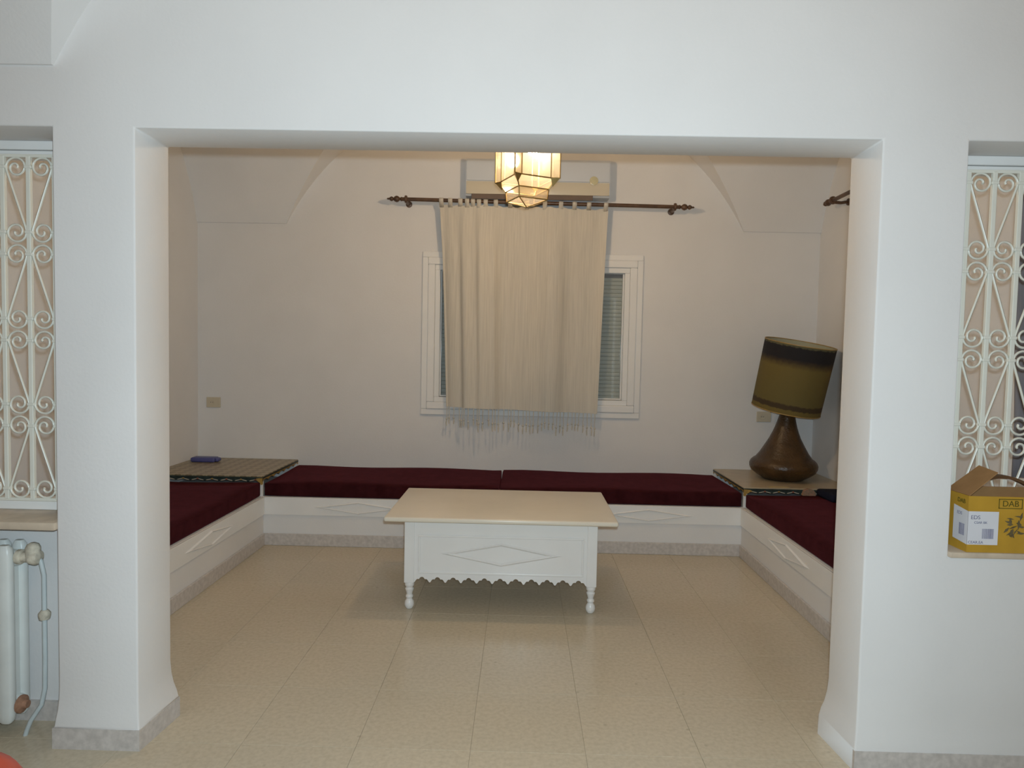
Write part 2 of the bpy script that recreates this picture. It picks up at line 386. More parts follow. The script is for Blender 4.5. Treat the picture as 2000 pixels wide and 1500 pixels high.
# floor: slab with single tiles
bm = NB(); box(bm, WL, WR, REAR, WB, -.1, -.003)
floor = solo('floor', bm, GROUT, 'cream terrazzo tile floor', 'floor', kind='structure', org=(0, 0, 0))
TS = 0.4333
bm = NB(); box(bm, -TS/2+.0006, TS/2-.0006, -TS/2+.0006, TS/2-.0006, -.02, 0, 0.0005, 1)
tile_me = to_mesh('tile', bm, FLOOR, 0)
for i in range(-4, 9):
    for j in range(-11, 5):
        cx = -1.03+TS*(i+.5); cy = 2.865+TS*(j+.5)
        if cx-TS/2 < WL-.01 or cx+TS/2 > WR+.3 or cy-TS/2 < REAR-.3: continue
        if cy > Y2 and (cx+TS/2 < BL-.02 or cx-TS/2 > BR+.02): continue
        piece('tile', tile_me, (cx, cy, 0), floor)

# skirtings of the pierced wall
def skirt(name, outline, label):
    bm = NB(); prism(bm, outline, 'z', 0, 0.078)
    solo(name, bm, SKIRT, label, 'skirting', kind='structure')
skirt('baseboard_left', [(NL1-.017, Y1-.014), (OL+.012, Y1-.014), (OL+.036, Y2), (OL-.02, Y2), (OL-.02, Y1), (NL1+.02, Y1), (NL1+.02, 2.565), (NL1-.017, 2.565)], 'grey terrazzo skirting round the foot of the left pillar')
skirt('baseboard_right', [(OR-.010, Y1-.014), (WR, Y1-.014), (WR, Y1), (OR-.010, Y1)], 'grey terrazzo skirting along the foot of the right wall')
e = .017
skirt('baseboard_niche', [(NL0, 2.55), (NL1-e, 2.55), (NL1-e, 2.566), (NL0, 2.566)], 'grey terrazzo skirting under the radiator')

# ------------------------------------------------------------------ interior niche windows and grilles
def niche_window(name, x0, x1, sill, thick, label):
    w = thing(name, ((x0+x1)/2, 2.57, sill), label, 'window', kind='structure')
    bm = NB(); box(bm, x0, x1, 2.552, 2.61, 2.236, NT, .004); box(bm, x0, x1, 2.560, 2.61, 2.208, 2.234, .003)
    part('header', bm, WPAINT, w)
    bm = NB(); box(bm, x0, x1, 2.556, 2.61, sill, 0.888, .004); part('bottom_rail', bm, WPAINT, w)
    for a, b in ((x0, x0+.035), (x1-.035, x1)):
        bm = NB(); box(bm, a, b, 2.556, 2.61, 0.888, 2.208, .003); part('jamb', bm, WPAINT, w)
    bm = NB(); box(bm, x0-.0, x1+.0, Y1-.012, 2.612, sill-thick, sill, .006); part('sill', bm, STONE, w, 30, 'beige stone sill slab')
    return w
niche_window('window_2', NL0, NL1, SILL, .030, 'white framed interior window in the left niche above the radiator')
niche_window('window_3', NR0, NR1, SILL_R, .022, 'white framed interior window in the right niche above the yellow box')

CW, RH = 0.0995, 0.3285
def scroll_path(mx):
    w, h = CW, RH; r0 = 0.037; pts = []
    c = Vector((w*.50-.001, h-r0-.006))
    top = []
    turns = 1.6; n = 34
    for k in range(n+1):
        t = k/n; a = math.radians(200) - t*turns*2*math.pi
        r = r0*(1-0.06*t) if t < .3 else r0*(1-.018) * (1-(t-.3)/.7*0.83)
        top.append(c + Vector((math.cos(a), math.sin(a)))*r)
    bot = [Vector((w-p.x, h-p.y)) for p in top]
    P = top[::-1] + bot
    return [(((w-p.x) if mx else p.x)-w/2, 0, p.y-h/2) for p in P]
def scroll_mesh(mx):
    bm = NB(); tube(bm, scroll_path(mx), .0046, 6); return to_mesh('scroll', bm, IVORY, 60)
SCR = [scroll_mesh(0), scroll_mesh(1)]
def grille(x_first, step, n, label, phase):
    z0, z1 = 0.892, 2.206; y = 2.535
    xs = [x_first+step*k for k in range(n+1)]
    g = thing('window_grille', ((xs[0]+xs[-1])/2, y, z0), label, 'grille', 'scrolled iron window grilles')
    bm = NB()
    box(bm, -.0085, .0085, -.008, .008, z0, z1, .002, 1)
    for r in range(4):
        for zz in (.042, RH-.042): box(bm, -.0135, .0135, -.011, .011, z0+RH*r+zz-.006, z0+RH*r+zz+.006, .002, 1)
    bm2 = bm.copy(); bmesh.ops.translate(bm2, verts=bm2.verts, vec=(0, 0, -z0)); bm.free()
    bar = to_mesh('bar', bm2, IVORY, 0)
    for x in xs: piece('bar', bar, (x, y, z0), g)
    for zz in (z0, z1):
        bm = NB(); box(bm, min(xs)-.012, max(xs)+.012, y-.006, y+.006, zz-.006, zz+.006, .001, 1); part('rail', bm, IVORY, g)
    for k in range(n):
        cx = (xs[k]+xs[k+1])/2
        for r in range(4):
            piece('scroll', SCR[(k+r+phase) % 2], (cx, y, z0+RH*(3-r)+RH/2), g)
grille(-1.7875, -CW, 9, 'cream scrolled iron grille in the left niche above the radiator', 1)
grille(1.645, .0965, 8, 'cream scrolled iron grille in the right niche behind the yellow box', 0)

# ------------------------------------------------------------------ back window
WYF = WB
win = thing('window_1', (0.076, WB, 0.94), 'white moulded window frame with closed roller shutter behind the curtain', 'window', kind='structure')
def ring(bm, X0, X1, Z0, Z1, t, y0, y1, bev=.004):
    box(bm, X0, X1, y0, y1, Z1-t, Z1, bev); box(bm, X0, X1, y0, y1, Z0, Z0+t, bev)
    box(bm, X0, X0+t, y0, y1, Z0+t, Z1-t, bev); box(bm, X1-t, X1, y0, y1, Z0+t, Z1-t, bev)
bm = NB(); ring(bm, -.872, 1.024, .945, 2.352, .05, WB-.022, WB+.01, .006); part('casing', bm, WPAINT, win)
bm = NB(); ring(bm, -.822, .974, .995, 2.302, .062, WB-.034, WB+.03, .008); part('architrave', bm, WPAINT, win)
bm = NB(); ring(bm, -.760, .912, 1.057, 2.24, .044, WB-.016, WB+.05, .004); part('frame', bm, WPAINT, win)
for X0, X1 in ((WX0, .076), (.076, WX1)):
    s = NB(); ring(s, X0+.004, X1-.004, WZ0+.004, WZ1-.004, .012 if X1 == WX1 or X0 == WX0 else .012, WB+.02, WB+.055, .003)
    so = part('sash', s, WPAINT, win)
    p_ = NB(); box(p_, X0+.016, X1-.016, WB+.036, WB+.040, WZ0+.016, WZ1-.016); part('pane', p_, WGLASS, so)
bm = NB(); z = WZ0
while z < WZ1-.03:
    prism(bm, [(WB+.078, z), (WB+.072, z+.003), (WB+.070, z+.017), (WB+.072, z+.031), (WB+.078, z+.034), (WB+.095, z+.034), (WB+.095, z)], 'x', WX0+.002, WX1-.002); z += .0345
box(bm, WX0+.002, WX1-.002, WB+.090, WB+.10, WZ0, WZ1)
part('shutter_slats', bm, SHUTTER, win, kind='stuff')
bm = NB(); box(bm, WX0+.002, WX1-.002, WB+.060, WB+.12, WZ1-.045, WZ1-.001, .003); part('shutter_seal', bm, SEAL, win)
bm = NB(); lathe(bm, [(.004,0),(.013,.002),(.013,.012),(.007,.016),(.007,.03),(.012,.034),(.010,.05),(.002,.054)], (.034, WB-.034, 1.026), 14, Matrix.Rotation(math.radians(90), 3, 'X'))
part('latch', bm, CHROME, win, 40, 'chrome latch knob')

# ------------------------------------------------------------------ benches
def board_diamond(bm, c, hw, hh, axis, d, outward, t=.010, w=.012):
    """raised diamond moulding on a vertical board; axis 'x' or 'y' is the long axis, d the board face"""
    P = [(-hw, 0), (0, hh), (hw, 0), (0, -hh)]
    k = 1-w/min(hh, hw)*1.05; Q = [(a*k, b*k) for a, b in P]
    def pt(a, b, off):
        return (c[0]+a, d+outward*off, c[1]+b) if axis == 'x' else (d+outward*off, c[0]+a, c[1]+b)
    m = [(a*(1+k)/2, b*(1+k)/2) for a, b in P]
    rows = [[bm.verts.new(pt(a, b, 0)) for a, b in P], [bm.verts.new(pt(a, b, t)) for a, b in m], [bm.verts.new(pt(a, b, 0.001)) for a, b in Q]]
    fs = []
    for r in range(2):
        for i in range(4):
            fs.append(bm.faces.new((rows[r][i], rows[r][(i+1) % 4], rows[r+1][(i+1) % 4], rows[r+1][i])))
    nd = Vector((0, outward, 0)) if axis == 'x' else Vector((outward, 0, 0))
    for f in fs:
        f.normal_update()
        if f.normal.dot(nd) < 0: f.normal_flip()
# back bench
b = thing('built_in_bench', ((BL+BR)/2, BY, 0), 'long white built-in bench along the back wall under the window', 'bench', 'built-in white benches round the alcove')
bm = NB(); box(bm, WL, WR, BY, WB, 0, BH, .004, 2); part('plinth', bm, PLASTER, b)
bm = NB(); box(bm, BL+.001, BR-.001, BY-.012, BY+.001, .234, BH-.001, .002, 1); fb = part('front_board', bm, WPAINT, b)
for cx in (-1.216, .975):
    bm = NB(); board_diamond(bm, (cx, .298), .335, .047, 'x', BY-.012, -1); part('diamond_moulding', bm, WPAINT, fb)
bm = NB(); box(bm, BL, BR, BY-.016, BY, 0, .09, .003, 1); part('skirting', bm, SKIRT, b)
# side benches
for sgn, X, WX, side in ((1, BL, WL, 'left'), (-1, BR, WR, 'right')):
    b = thing('built_in_bench', (X, (Y2+BY)/2, 0), 'white built-in bench along the %s wall, partly hidden by the %s pillar' % (side, side), 'bench', 'built-in white benches round the alcove')
    bm = NB(); box(bm, min(X, WX), max(X, WX), Y2, BY, 0, BH, .004, 2); part('plinth', bm, PLASTER, b)
    x2 = X+sgn*.012
    bm = NB(); box(bm, min(X, x2), max(X, x2), Y2+.002, BY-.014, .234, BH-.001, .002, 1); fb = part('front_board', bm, WPAINT, b)
    for cy in (4.1, 3.15):
        bm = NB(); board_diamond(bm, (cy, .298), .335, .047, 'y', x2, sgn); part('diamond_moulding', bm, WPAINT, fb)
    x3 = X+sgn*.016
    bm = NB(); box(bm, min(X, x3), max(X, x3), Y2, BY-.016, 0, .09, .003, 1); part('skirting', bm, SKIRT, b)

# ------------------------------------------------------------------ cushions
def cushion(x0, x1, y0, y1, z0, z1, label, nx=20, ny=8):
    bm = NB(); box(bm, x0, x1, y0, y1, z0, z1)
    ed = [e for e in bm.edges]
    cuts = 10
    bmesh.ops.subdivide_edges(bm, edges=ed, cuts=cuts, use_grid_fill=True)
    cx, cy = (x0+x1)/2, (y0+y1)/2; hx, hy, hz = (x1-x0)/2, (y1-y0)/2, (z1-z0)/2; cz = (z0+z1)/2; r = .016
    for v in bm.verts:
        d = Vector((v.co.x-cx, v.co.y-cy, v.co.z-cz))
        q = Vector([max(-h+r, min(h-r, c)) for c, h in zip(d, (hx, hy, hz))]); n = d-q
        if n.length > 1e-6: d = q+n.normalized()*min(n.length, r)
        if d.z > hz*.8:
            d.z += -.004 + .006*math.sin(d.x*5.1+cx*3)*math.cos(d.y*4.3+1)
        v.co = Vector((cx, cy, cz))+d
    return solo('seat_cushion', bm, MAROON, label, 'cushion', 'maroon bench cushions', smooth=60)
CT = .481
cushion(-1.938, -.154, BY+.003, WB-.005, BH, CT, 'maroon velvet bench cushion, left half of the back wall bench')
cushion(-.146, 1.676, BY+.003, WB-.005, BH, CT, 'maroon velvet bench cushion, right half of the back wall bench')
cushion(WL+.005, BL-.018, Y2+.01, BY-.006, BH, CT, 'maroon velvet cushion on the left bench in front of the patterned corner table')
cushion(BR+.018, WR-.005, Y2+.01, BY-.006, BH, CT, 'maroon velvet cushion on the right bench in front of the lamp table')

# ------------------------------------------------------------------ corner tables
def scallop(bm, a0, a1, zt, zb, dep, per, fixed, axis, thick, sgn):
    """apron board hanging from zt, lower edge scalloped between zb and zb+dep, running a0..a1 along axis"""
    n = max(1, round((a1-a0)/per)); pts = [(a0, zt)]
    low = []
    for k in range(n):
        for m in range(8):
            t = m/8; low.append((a0+(a1-a0)*(k+t)/n, zb+dep*math.sin(math.pi*t)))
    low.append((a1, zb))
    for i in range(len(low)-1):
        (u0, w0), (u1, w1) = low[i], low[i+1]
        prism(bm, [(u0, w0), (u1, w1), (u1, zt), (u0, zt)], axis, fixed, fixed+sgn*thick)
    return n
def corner_table(x0, x1, y0, y1, inner, topmat, label):
    zt = .524
    t = thing('corner_table', ((x0+x1)/2, (y0+y1)/2, BH), label, 'table', 'painted corner tables on the benches')
    bm = NB(); box(bm, x0, x1, y0, y1, zt-.012, zt, .003, 2); part('table_top', bm, topmat, t)
    bm = NB(); ring_t = .012
    box(bm, x0, x1, y0-.002, y0+ring_t, zt-.016, zt-.008, .001, 1)
    part('edge_band', bm, GREENP, t)
    # legs
    for lx in (x0+.002, x1-.030):
        for ly in (y0+.004, y1-.03):
            bm = NB(); box(bm, lx, lx+.028, ly, ly+.024, BH, zt-.012, .002, 1); part('leg', bm, WPAINT, t)
    # front apron and inner side apron
    bm = NB(); n = scallop(bm, x0, x1, zt-.012, .482, .014, .11, y0-.001, 'y', .012, 1)
    ap = part('apron', bm, GREENP, t)
    per = (x1-x0)/n
    for k in range(n):
        cx = x0+per*(k+.5)
        for s in (-1, 1):
            bm = NB(); prism(bm, [(cx+s*.004, zt-.026), (cx+s*.042, zt-.034), (cx+s*.046, zt-.041), (cx+s*.02, zt-.036), (cx+s*.006, zt-.031)], 'y', y0-.003, y0-.0005)
            part('painted_petal', bm, PALEP, ap)
        bm = NB(); prism(bm, [(cx+.008*math.cos(a*math.pi/4), zt-.027+.006*math.sin(a*math.pi/4)) for a in range(8)], 'y', y0-.0034, y0-.0005)
        part('painted_flower', bm, (OCHREP, REDP)[k % 2], ap)
    xi = x1 if inner > 0 else x0
    bm = NB(); n2 = scallop(bm, y0, y1, zt-.012, .482, .014, .11, xi, 'x', .010, -inner)
    ap2 = part('apron', bm, OCHREP, t)
    bm = NB(); box(bm, min(xi, xi+inner*.002), max(xi, xi+inner*.002), y0, y1, zt-.020, zt-.008); part('edge_band', bm, GREENP, t)
    # ornamental corner bracket under the free corner
    cxr = xi-inner*.0
    pts = [(cxr, zt-.014), (cxr-inner*.05, zt-.018), (cxr-inner*.042, zt-.036), (cxr-inner*.022, zt-.05), (cxr-inner*.012, zt-.068), (cxr, zt-.062)]
    bm = NB(); prism(bm, pts, 'y', y0-.004, y0+.004); part('corner_bracket', bm, OCHREP, t)
    return t
corner_table(WL+.004, -1.944, BY-.004, WB-.004, 1, TILETOP, 'low corner table with checkered tile top and painted scalloped edge, left corner')
corner_table(1.682, WR-.004, BY-.004, WB-.004, -1, BEIGET, 'low corner table with plain beige top and painted edge under the lamp')

# small things on the tables and right bench
bm = NB(); box(bm, -2.765, -2.56, 5.50, 5.60, .5245, .5645, .014, 3)
bc = thing('pencil_case', (-2.66, 5.55, .5245), 'small blue rounded case on the checkered corner table', 'case'); part('shell', bm, BLUE, bc, 40)
bm = NB(); box(bm, -2.562, -2.535, 5.515, 5.585, .529, .56, .012, 3); part('end_cap', bm, BLUE, bc, 40)
bm = NB(); box(bm, 2.21, 2.47, 4.70, 4.955, .4795, .535, .02, 3)
nb = solo('folded_cloth', bm, NAVY, 'dark navy folded cloth on the right bench in front of the lamp table', 'cloth', smooth=40)
bm = NB()
prism(bm, [(2.105, .4795), (2.20, .4795), (2.20, .505), (2.185, .522), (2.15, .531), (2.12, .52)], 'y', 4.93, 4.962)
solo('floral_cloth', bm, pmat('floral_print', (0.42, 0.22, 0.15), 0.9, 0.1, 0.4, 60, col2=(0.22, 0.19, 0.13)), 'small floral cloth lump between the navy cloth and the lamp table edge', 'cloth')
bm = NB(); prism(bm, [(1.88, .5245), (1.94, .5245), (2.03, .5245), (2.03, .5255), (1.88, .5255)], 'y', 4.985, 5.03)
solo('paper_slip', bm, pmat('buff_paper', (0.55, 0.44, 0.24), 0.7, 0.2, 0.05, 20), 'narrow buff paper slip at the front edge of the lamp table', 'paper')

# ------------------------------------------------------------------ coffee table
TX0, TX1, TY0, TY1, TZ = -.762, .563, 3.70, 4.52, .558
BX0, BX1, BY0, BY1 = -.655, .455, 3.772, 4.448
ct = thing('coffee_table', ((TX0+TX1)/2, (TY0+TY1)/2, 0), 'white painted coffee table with diamond panel and scalloped apron in the middle of the floor', 'table')
bm = NB(); box(bm, TX0, TX1, TY0, TY1, TZ-.028, TZ, .011, 4); part('table_top', bm, CREAMTOP, ct, 40)
PW = .058
for lx in (BX0, BX1-PW):
    for ly in (BY0, BY1-PW):
        bm = NB(); box(bm, lx, lx+PW, ly, ly+PW, .158, TZ-.028, .004, 2); pp = part('post', bm, WPAINT, ct)
        bm = NB()
        lathe(bm, [(.006, 0), (.018, .003), (.0265, .016), (.0285, .030), (.0255, .045), (.018, .057), (.0155, .061), (.0205, .066), (.0225, .073), (.0205, .080),
                   (.016, .084), (.0195, .100), (.0245, .113), (.0255, .119), (.021, .124), (.021, .130), (.027, .137), (.028, .147), (.026, .158)], (lx+PW/2, ly+PW/2, 0), 20)
        part('turned_foot', bm, WPAINT, ct, 40)
def trefoil_apron(bm, a0, a1, n, axis, f0, f1, ztop):
    per = (a1-a0)/n
    def hh(t):
        x = (t-.5)*.0898; h = 0
        for c, zc, r in ((-.023, .006, .0125), (.023, .006, .0125), (0, .0155, .0155)):
            if abs(x-c) < r: h = max(h, zc+math.sqrt(r*r-(x-c)**2))
        if h == 0: h = .010*min(1, max(0, (abs(abs(x)-.0449)-.004)/.006)) if abs(x) < .0449 else 0
        return h/.031
    prof = [(q/30, hh(q/30)) for q in range(31)]
    for k in range(n):
        for i in range(len(prof)-1):
            (t0, h0), (t1, h1) = prof[i], prof[i+1]
            u0, u1 = a0+per*(k+t0), a0+per*(k+t1)
            prism(bm, [(u0, .163+.031*h0), (u1, .163+.031*h1), (u1, ztop), (u0, ztop)], axis, f0, f1)
ZA = .206
for nm, axis, a0, a1, f, sg, n in (('x', 'y', BX0+PW, BX1-PW, BY0, 1, 11), ('x', 'y', BX0+PW, BX1-PW, BY1, -1, 11),
                               ('y', 'x', BY0+PW, BY1-PW, BX0, 1, 6), ('y', 'x', BY0+PW, BY1-PW, BX1, -1, 6)):
    g0, g1 = sorted((f+sg*.006, f+sg*.024))
    bm = NB()
    if nm == 'x': box(bm, a0, a1, g0, g1, ZA, TZ-.028)
    else: box(bm, g0, g1, a0, a1, ZA, TZ-.028)
    pn = part('panel', bm, WPAINT, ct)
    bm = NB(); trefoil_apron(bm, a0, a1, n, axis, g0, g1, ZA); part('scalloped_apron', bm, WPAINT, ct)
    if nm == 'x':
        bm = NB(); y0_ = f+sg*.006
        for (X0, X1, Z0, Z1) in ((-.575, .378, .215, .442),):
            t = .013; ya, yb = sorted((y0_-sg*.007, y0_+sg*.001))
            box(bm, X0, X1, ya, yb, Z1-t, Z1, .004, 2); box(bm, X0, X1, ya, yb, Z0, Z0+t, .004, 2)
            box(bm, X0, X0+t, ya, yb, Z0+t, Z1-t, .004, 2); box(bm, X1-t, X1, ya, yb, Z0+t, Z1-t, .004, 2)
        part('panel_moulding', bm, WPAINT, pn)
        bm = NB(); board_diamond(bm, (-.097, .333), .352, .068, 'x', y0_, -sg, .009, .016); part('diamond_moulding', bm, WPAINT, pn)

# ------------------------------------------------------------------ table lamp
lp = thing('table_lamp', (2.125, 5.37, .5242), 'brown ceramic table lamp with tilted olive drum shade in the right corner', 'lamp')
prof = [(.150, 0), (.165, .012), (.205, .035), (.243, .065), (.258, .095), (.260, .118), (.250, .142), (.232, .160), (.213, .172), (.207, .182),
        (.186, .21), (.160, .255), (.135, .30), (.116, .335), (.113, .345), (.100, .375), (.084, .42), (.070, .47), (.058, .52), (.048, .555), (.040, .575), (.02, .58)]
bm = NB(); lathe(bm, prof, (2.125, 5.37, .5244), 48)
for v in bm.verts: v.co.x += .022*((v.co.z-.5244)/.58)**2
part('base', bm, COPPER, lp, 50, 'brown glazed ceramic base')
tilt = Vector((.122, -.150, .98)).normalized()
R3 = Vector((0, 0, 1)).rotation_difference(tilt).to_matrix()
c0 = Vector((2.134, 5.39, 1.086))
def shade_part(name, prof, mat, smooth=50, n=56):
    bm = NB(); rings = []
    for r, z in prof:
        rings.append([bm.verts.new((r*math.cos(2*math.pi*k/n), r*math.sin(2*math.pi*k/n), z)) for k in range(n)])
    m = len(rings)
    for i in range(m):
        for k in range(n):
            bm.faces.new((rings[i][k], rings[i][(k+1) % n], rings[(i+1) % m][(k+1) % n], rings[(i+1) % m][k]))
    bmesh.ops.recalc_face_normals(bm, faces=bm.faces)
    o = bpy.data.objects.new(name, to_mesh(name, bm, mat, smooth)); COL.objects.link(o); o.parent = lp
    o.location = c0-ORG[lp]; o.rotation_euler = R3.to_euler(); ORG[o] = c0; return o
sh = shade_part('lamp_shade', [(.262, 0), (.268, .54), (.2655, .541), (.2595, .001)], SHADE)
tag(sh, 'olive and gold drum shade with dark top band')
sl = shade_part('shade_lining', [(.2590, .004), (.2650, .537), (.2640, .537), (.2580, .004)], SHADEIN)
for zz, rr in ((.0, .263), (.541, .2685)):
    shade_part('rim', [(rr-.004, zz-.003), (rr+.0015, zz-.003), (rr+.0015, zz+.003), (rr-.004, zz+.003)], OCHREP)
bm = NB(); tube(bm, [(2.128, 5.37, 1.09), c0+tilt*.32], .008, 10); lathe(bm, [(.008, 0), (.02, .01), (.02, .06), (.012, .07)], (2.128, 5.37, 1.085), 14)
for k in range(3):
    a = 2*math.pi*k/3
    tube(bm, [c0+tilt*.32, c0+R3 @ Vector((.26*math.cos(a), .26*math.sin(a), .36))], .0025, 6)
part('stem', bm, BRASS, lp, 40)

# ------------------------------------------------------------------ wall sockets
def socket(x, z, label):
    s = thing('wall_socket', (x, WB, z-.045), label, 'socket', 'wall sockets on the back wall')
    bm = NB(); box(bm, x-.062, x+.062, WB-.010, WB-.0005, z-.045, z+.045, .004, 2); part('plate', bm, PLASTIC, s)
    bm = NB(); lathe(bm, [(.027, 0), (.027, .002), (.022, .003), (.018, .0012), (.002, .001)], (x-.012, WB-.0098, z), 20, Matrix.Rotation(math.radians(90), 3, 'X')); part('outlet', bm, PLASTIC, s, 40)
    for dx in (-.009, .009):
        bm = NB(); lathe(bm, [(.0028, 0), (.0028, .002)], (x-.012+dx, WB-.0105, z), 8, Matrix.Rotation(math.radians(90), 3, 'X')); part('pin_hole', bm, BLACK, s)
socket(-2.69, 1.01, 'beige wall socket on the back wall above the checkered corner table')
socket(2.10, .987, 'beige wall socket on the back wall behind the table lamp')

# ------------------------------------------------------------------ air conditioner
AX0, AX1, AZ0, AZ1 = -.497, .697, 2.790, 3.098
ac = thing('air_conditioner', ((AX0+AX1)/2, WB, AZ0), 'white wall-mounted air conditioner above the curtain rod', 'air conditioner')
bm = NB(); prism(bm, [(WB-.001, AZ0+.012), (WB-.10, AZ0), (WB-.170, AZ0+.004), (WB-.192, AZ0+.025), (WB-.192, AZ1-.025), (WB-.175, AZ1), (WB-.001, AZ1)], 'x', AX0, AX1)
part('body', bm, ACW, ac)
bm = NB(); box(bm, AX0+.006, AX1-.006, WB-.202, WB-.190, 2.915, AZ1-.022, .005, 2); part('front_panel', bm, ACW, ac, 40)
bm = NB(); box(bm, AX0+.004, AX1-.004, WB-.200, WB-.186, 2.805, 2.910, .006, 2); part('lower_panel', bm, ACB, ac, 40, 'yellowed lower panel')
bm = NB(); prism(bm, [(WB-.194, AZ0+.018), (WB-.199, AZ0+.012), (WB-.185, AZ0-.022), (WB-.175, AZ0-.020), (WB-.160, AZ0+.001)], 'x', AX0+.05, AX1-.14); part('louver', bm, LOUVER, ac, label='dark air outlet flap')
bm = NB(); lathe(bm, [(.034, 0), (.036, .004), (.030, .006), (.004, .007)], (.562, WB-.201, 2.925), 24, Matrix.Rotation(math.radians(90), 3, 'X')); part('badge', bm, BADGE, ac, 40, 'round shiny badge')

# ------------------------------------------------------------------ curtain rods and curtains
def fin_profile():
    return [(.005, -.006), (.013, 0), (.019, .008), (.013, .016), (.010, .020), (.024, .036), (.027, .050), (.020, .066), (.010, .074), (.017, .082), (.020, .092), (.014, .104), (.006, .112), (.009, .119), (.003, .130)]
def rod(p0, p1, wall_vec, wall_len, label):
    p0, p1 = Vector(p0), Vector(p1); d = (p1-p0).normalized()
    t = thing('curtain_rod', (p0+p1)/2, label, 'curtain rod', 'dark wooden curtain rods')
    bm = NB(); tube(bm, [p0+d*.12, p1-d*.12], .0155, 14); part('pole', bm, WOODDK, t, 40)
    for q, dd in ((p0+d*.125, -d), (p1-d*.125, d)):
        bm = NB(); lathe(bm, fin_profile(), q, 18, Vector((0, 0, 1)).rotation_difference(dd).to_matrix()); part('finial', bm, WOODDK, t, 40)
        c = q-dd*.03; bm = NB()
        rr = Vector((0, 0, 1)).rotation_difference(dd).to_matrix()
        lathe(bm, [(.017, -.012), (.029, -.009), (.032, 0), (.029, .009), (.017, .012)], c, 18, rr)
        w = Vector(wall_vec)
        tube(bm, [c+Vector((0, 0, -.014)), c+w*(wall_len*.5)+Vector((0, 0, -.018)), c+w*(wall_len-.012)+Vector((0, 0, -.01))], .012, 10)
        lathe(bm, [(.012, 0), (.026, .004), (.028, .011), (.028, .0155)], c+w*(wall_len-.016)+Vector((0, 0, -.01)), 14, Vector((0, 0, 1)).rotation_difference(w).to_matrix())
        part('bracket', bm, WOODDK, t, 40)
    return t
RY = 5.62
rod((-1.153, RY, 2.7625), (1.401, RY, 2.733), (0, 1, 0), WB-RY, 'dark turned wooden curtain rod above the back window, below the air conditioner')
rod((2.40, 5.45, 2.735), (2.40, 2.66, 2.735), (1, 0, 0), WR-2.40, 'dark turned wooden curtain rod on the right wall, only its finial end showing')

def rodz(x): return 2.7625+(x+1.153)/(1.401+1.153)*(2.733-2.7625)
def lerp(a, b, t): return a+(b-a)*t
cu = thing('curtain', (-.01, RY, .82), 'cream voile tab-top curtain with fringed hem hanging over the back window', 'curtain')
NU, NVV = 150, 26
def fold(s, v):
    # gathered on the left, broad folds on the right
    a = .013*math.sin(2*math.pi*11*s+.6) * max(0, 1-1.7*s) + .046*math.sin(2*math.pi*2.35*s+.9+.35*v) + .012*math.sin(2*math.pi*5.3*s+1.1-.6*v)
    return a*(.35+.65*min(1, v*2.5)) * (1-.2*v)
def cpos(s, v):
    xt = lerp(-.718, .693, s); xb = lerp(-.650, .644, s)
    bulge = .012*math.sin(2*math.pi*9.5*s+2.2)*(1-s)**.7
    x = lerp(xt, xb, v**.9)+bulge*min(1, v*4)
    zt = rodz(x)-.036-.006*math.cos(2*math.pi*13*s); zb = lerp(1.026, .994, s)
    return Vector((x, RY+.004+fold(s, v), lerp(zt, zb, v)))
bm = NB(); G = [[bm.verts.new(cpos(i/NU, j/NVV)) for j in range(NVV+1)] for i in range(NU+1)]
for i in range(NU):
    for j in range(NVV): bm.faces.new((G[i][j], G[i][j+1], G[i+1][j+1], G[i+1][j]))
cl = part('cloth', bm, CURTAIN, cu, 180)
sm = cl.modifiers.new('thickness', 'SOLIDIFY'); sm.thickness = .002; sm.offset = 0; sm.use_rim = False
tabs = [.012, .065, .125, .165, .20, .235, .275, .335, .42, .52, .625, .72, .80, .885, .985]
for s in tabs:
    p = cpos(s, 0); zc = rodz(p.x); w = .018
    bm = NB(); n = 14; prof = []
    for k in range(n+1):
        a = math.radians(-50+280*k/n); prof.append((RY+.0205*math.cos(a), zc+.0205*math.sin(a)))
    prof = [(p.y+.003, p.z-.015)] + prof + [(p.y-.003, p.z-.015)]
    A = [bm.verts.new((p.x-w, y, z)) for y, z in prof]; B = [bm.verts.new((p.x+w, y, z)) for y, z in prof]
    for k in range(len(prof)-1): bm.faces.new((A[k], A[k+1], B[k+1], B[k]))
    to = part('tab', bm, CURTAIN, cu, 180); m_ = to.modifiers.new('thickness', 'SOLIDIFY'); m_.thickness = .002
bm = NB()
tube(bm, [(0, 0, 0), (.002, .001, -.05), (-.002, 0, -.09), (.001, .001, -.12)], .004, 5, [.0045, .0036, .0034, .004])
lathe(bm, [(.003, .0), (.0085, .005), (.009, .012), (.004, .018)], (.001, .001, -.132), 6)
tube(bm, [(.001, 0, -.13), (.003, 0, -.16), (0, 0, -.19)], .004, 5, [.005, .0075, .004])
tas = to_mesh('tassel', bm, CURTAIN, 60)
for k in range(40):
    s = (k+.5)/40; p = cpos(s, 1); o = piece('tassel', tas, p, cu)
    o.scale = (1, 1, random.uniform(.75, 1.12)); o.rotation_euler = (0, random.uniform(-.06, .06), random.uniform(0, 6))

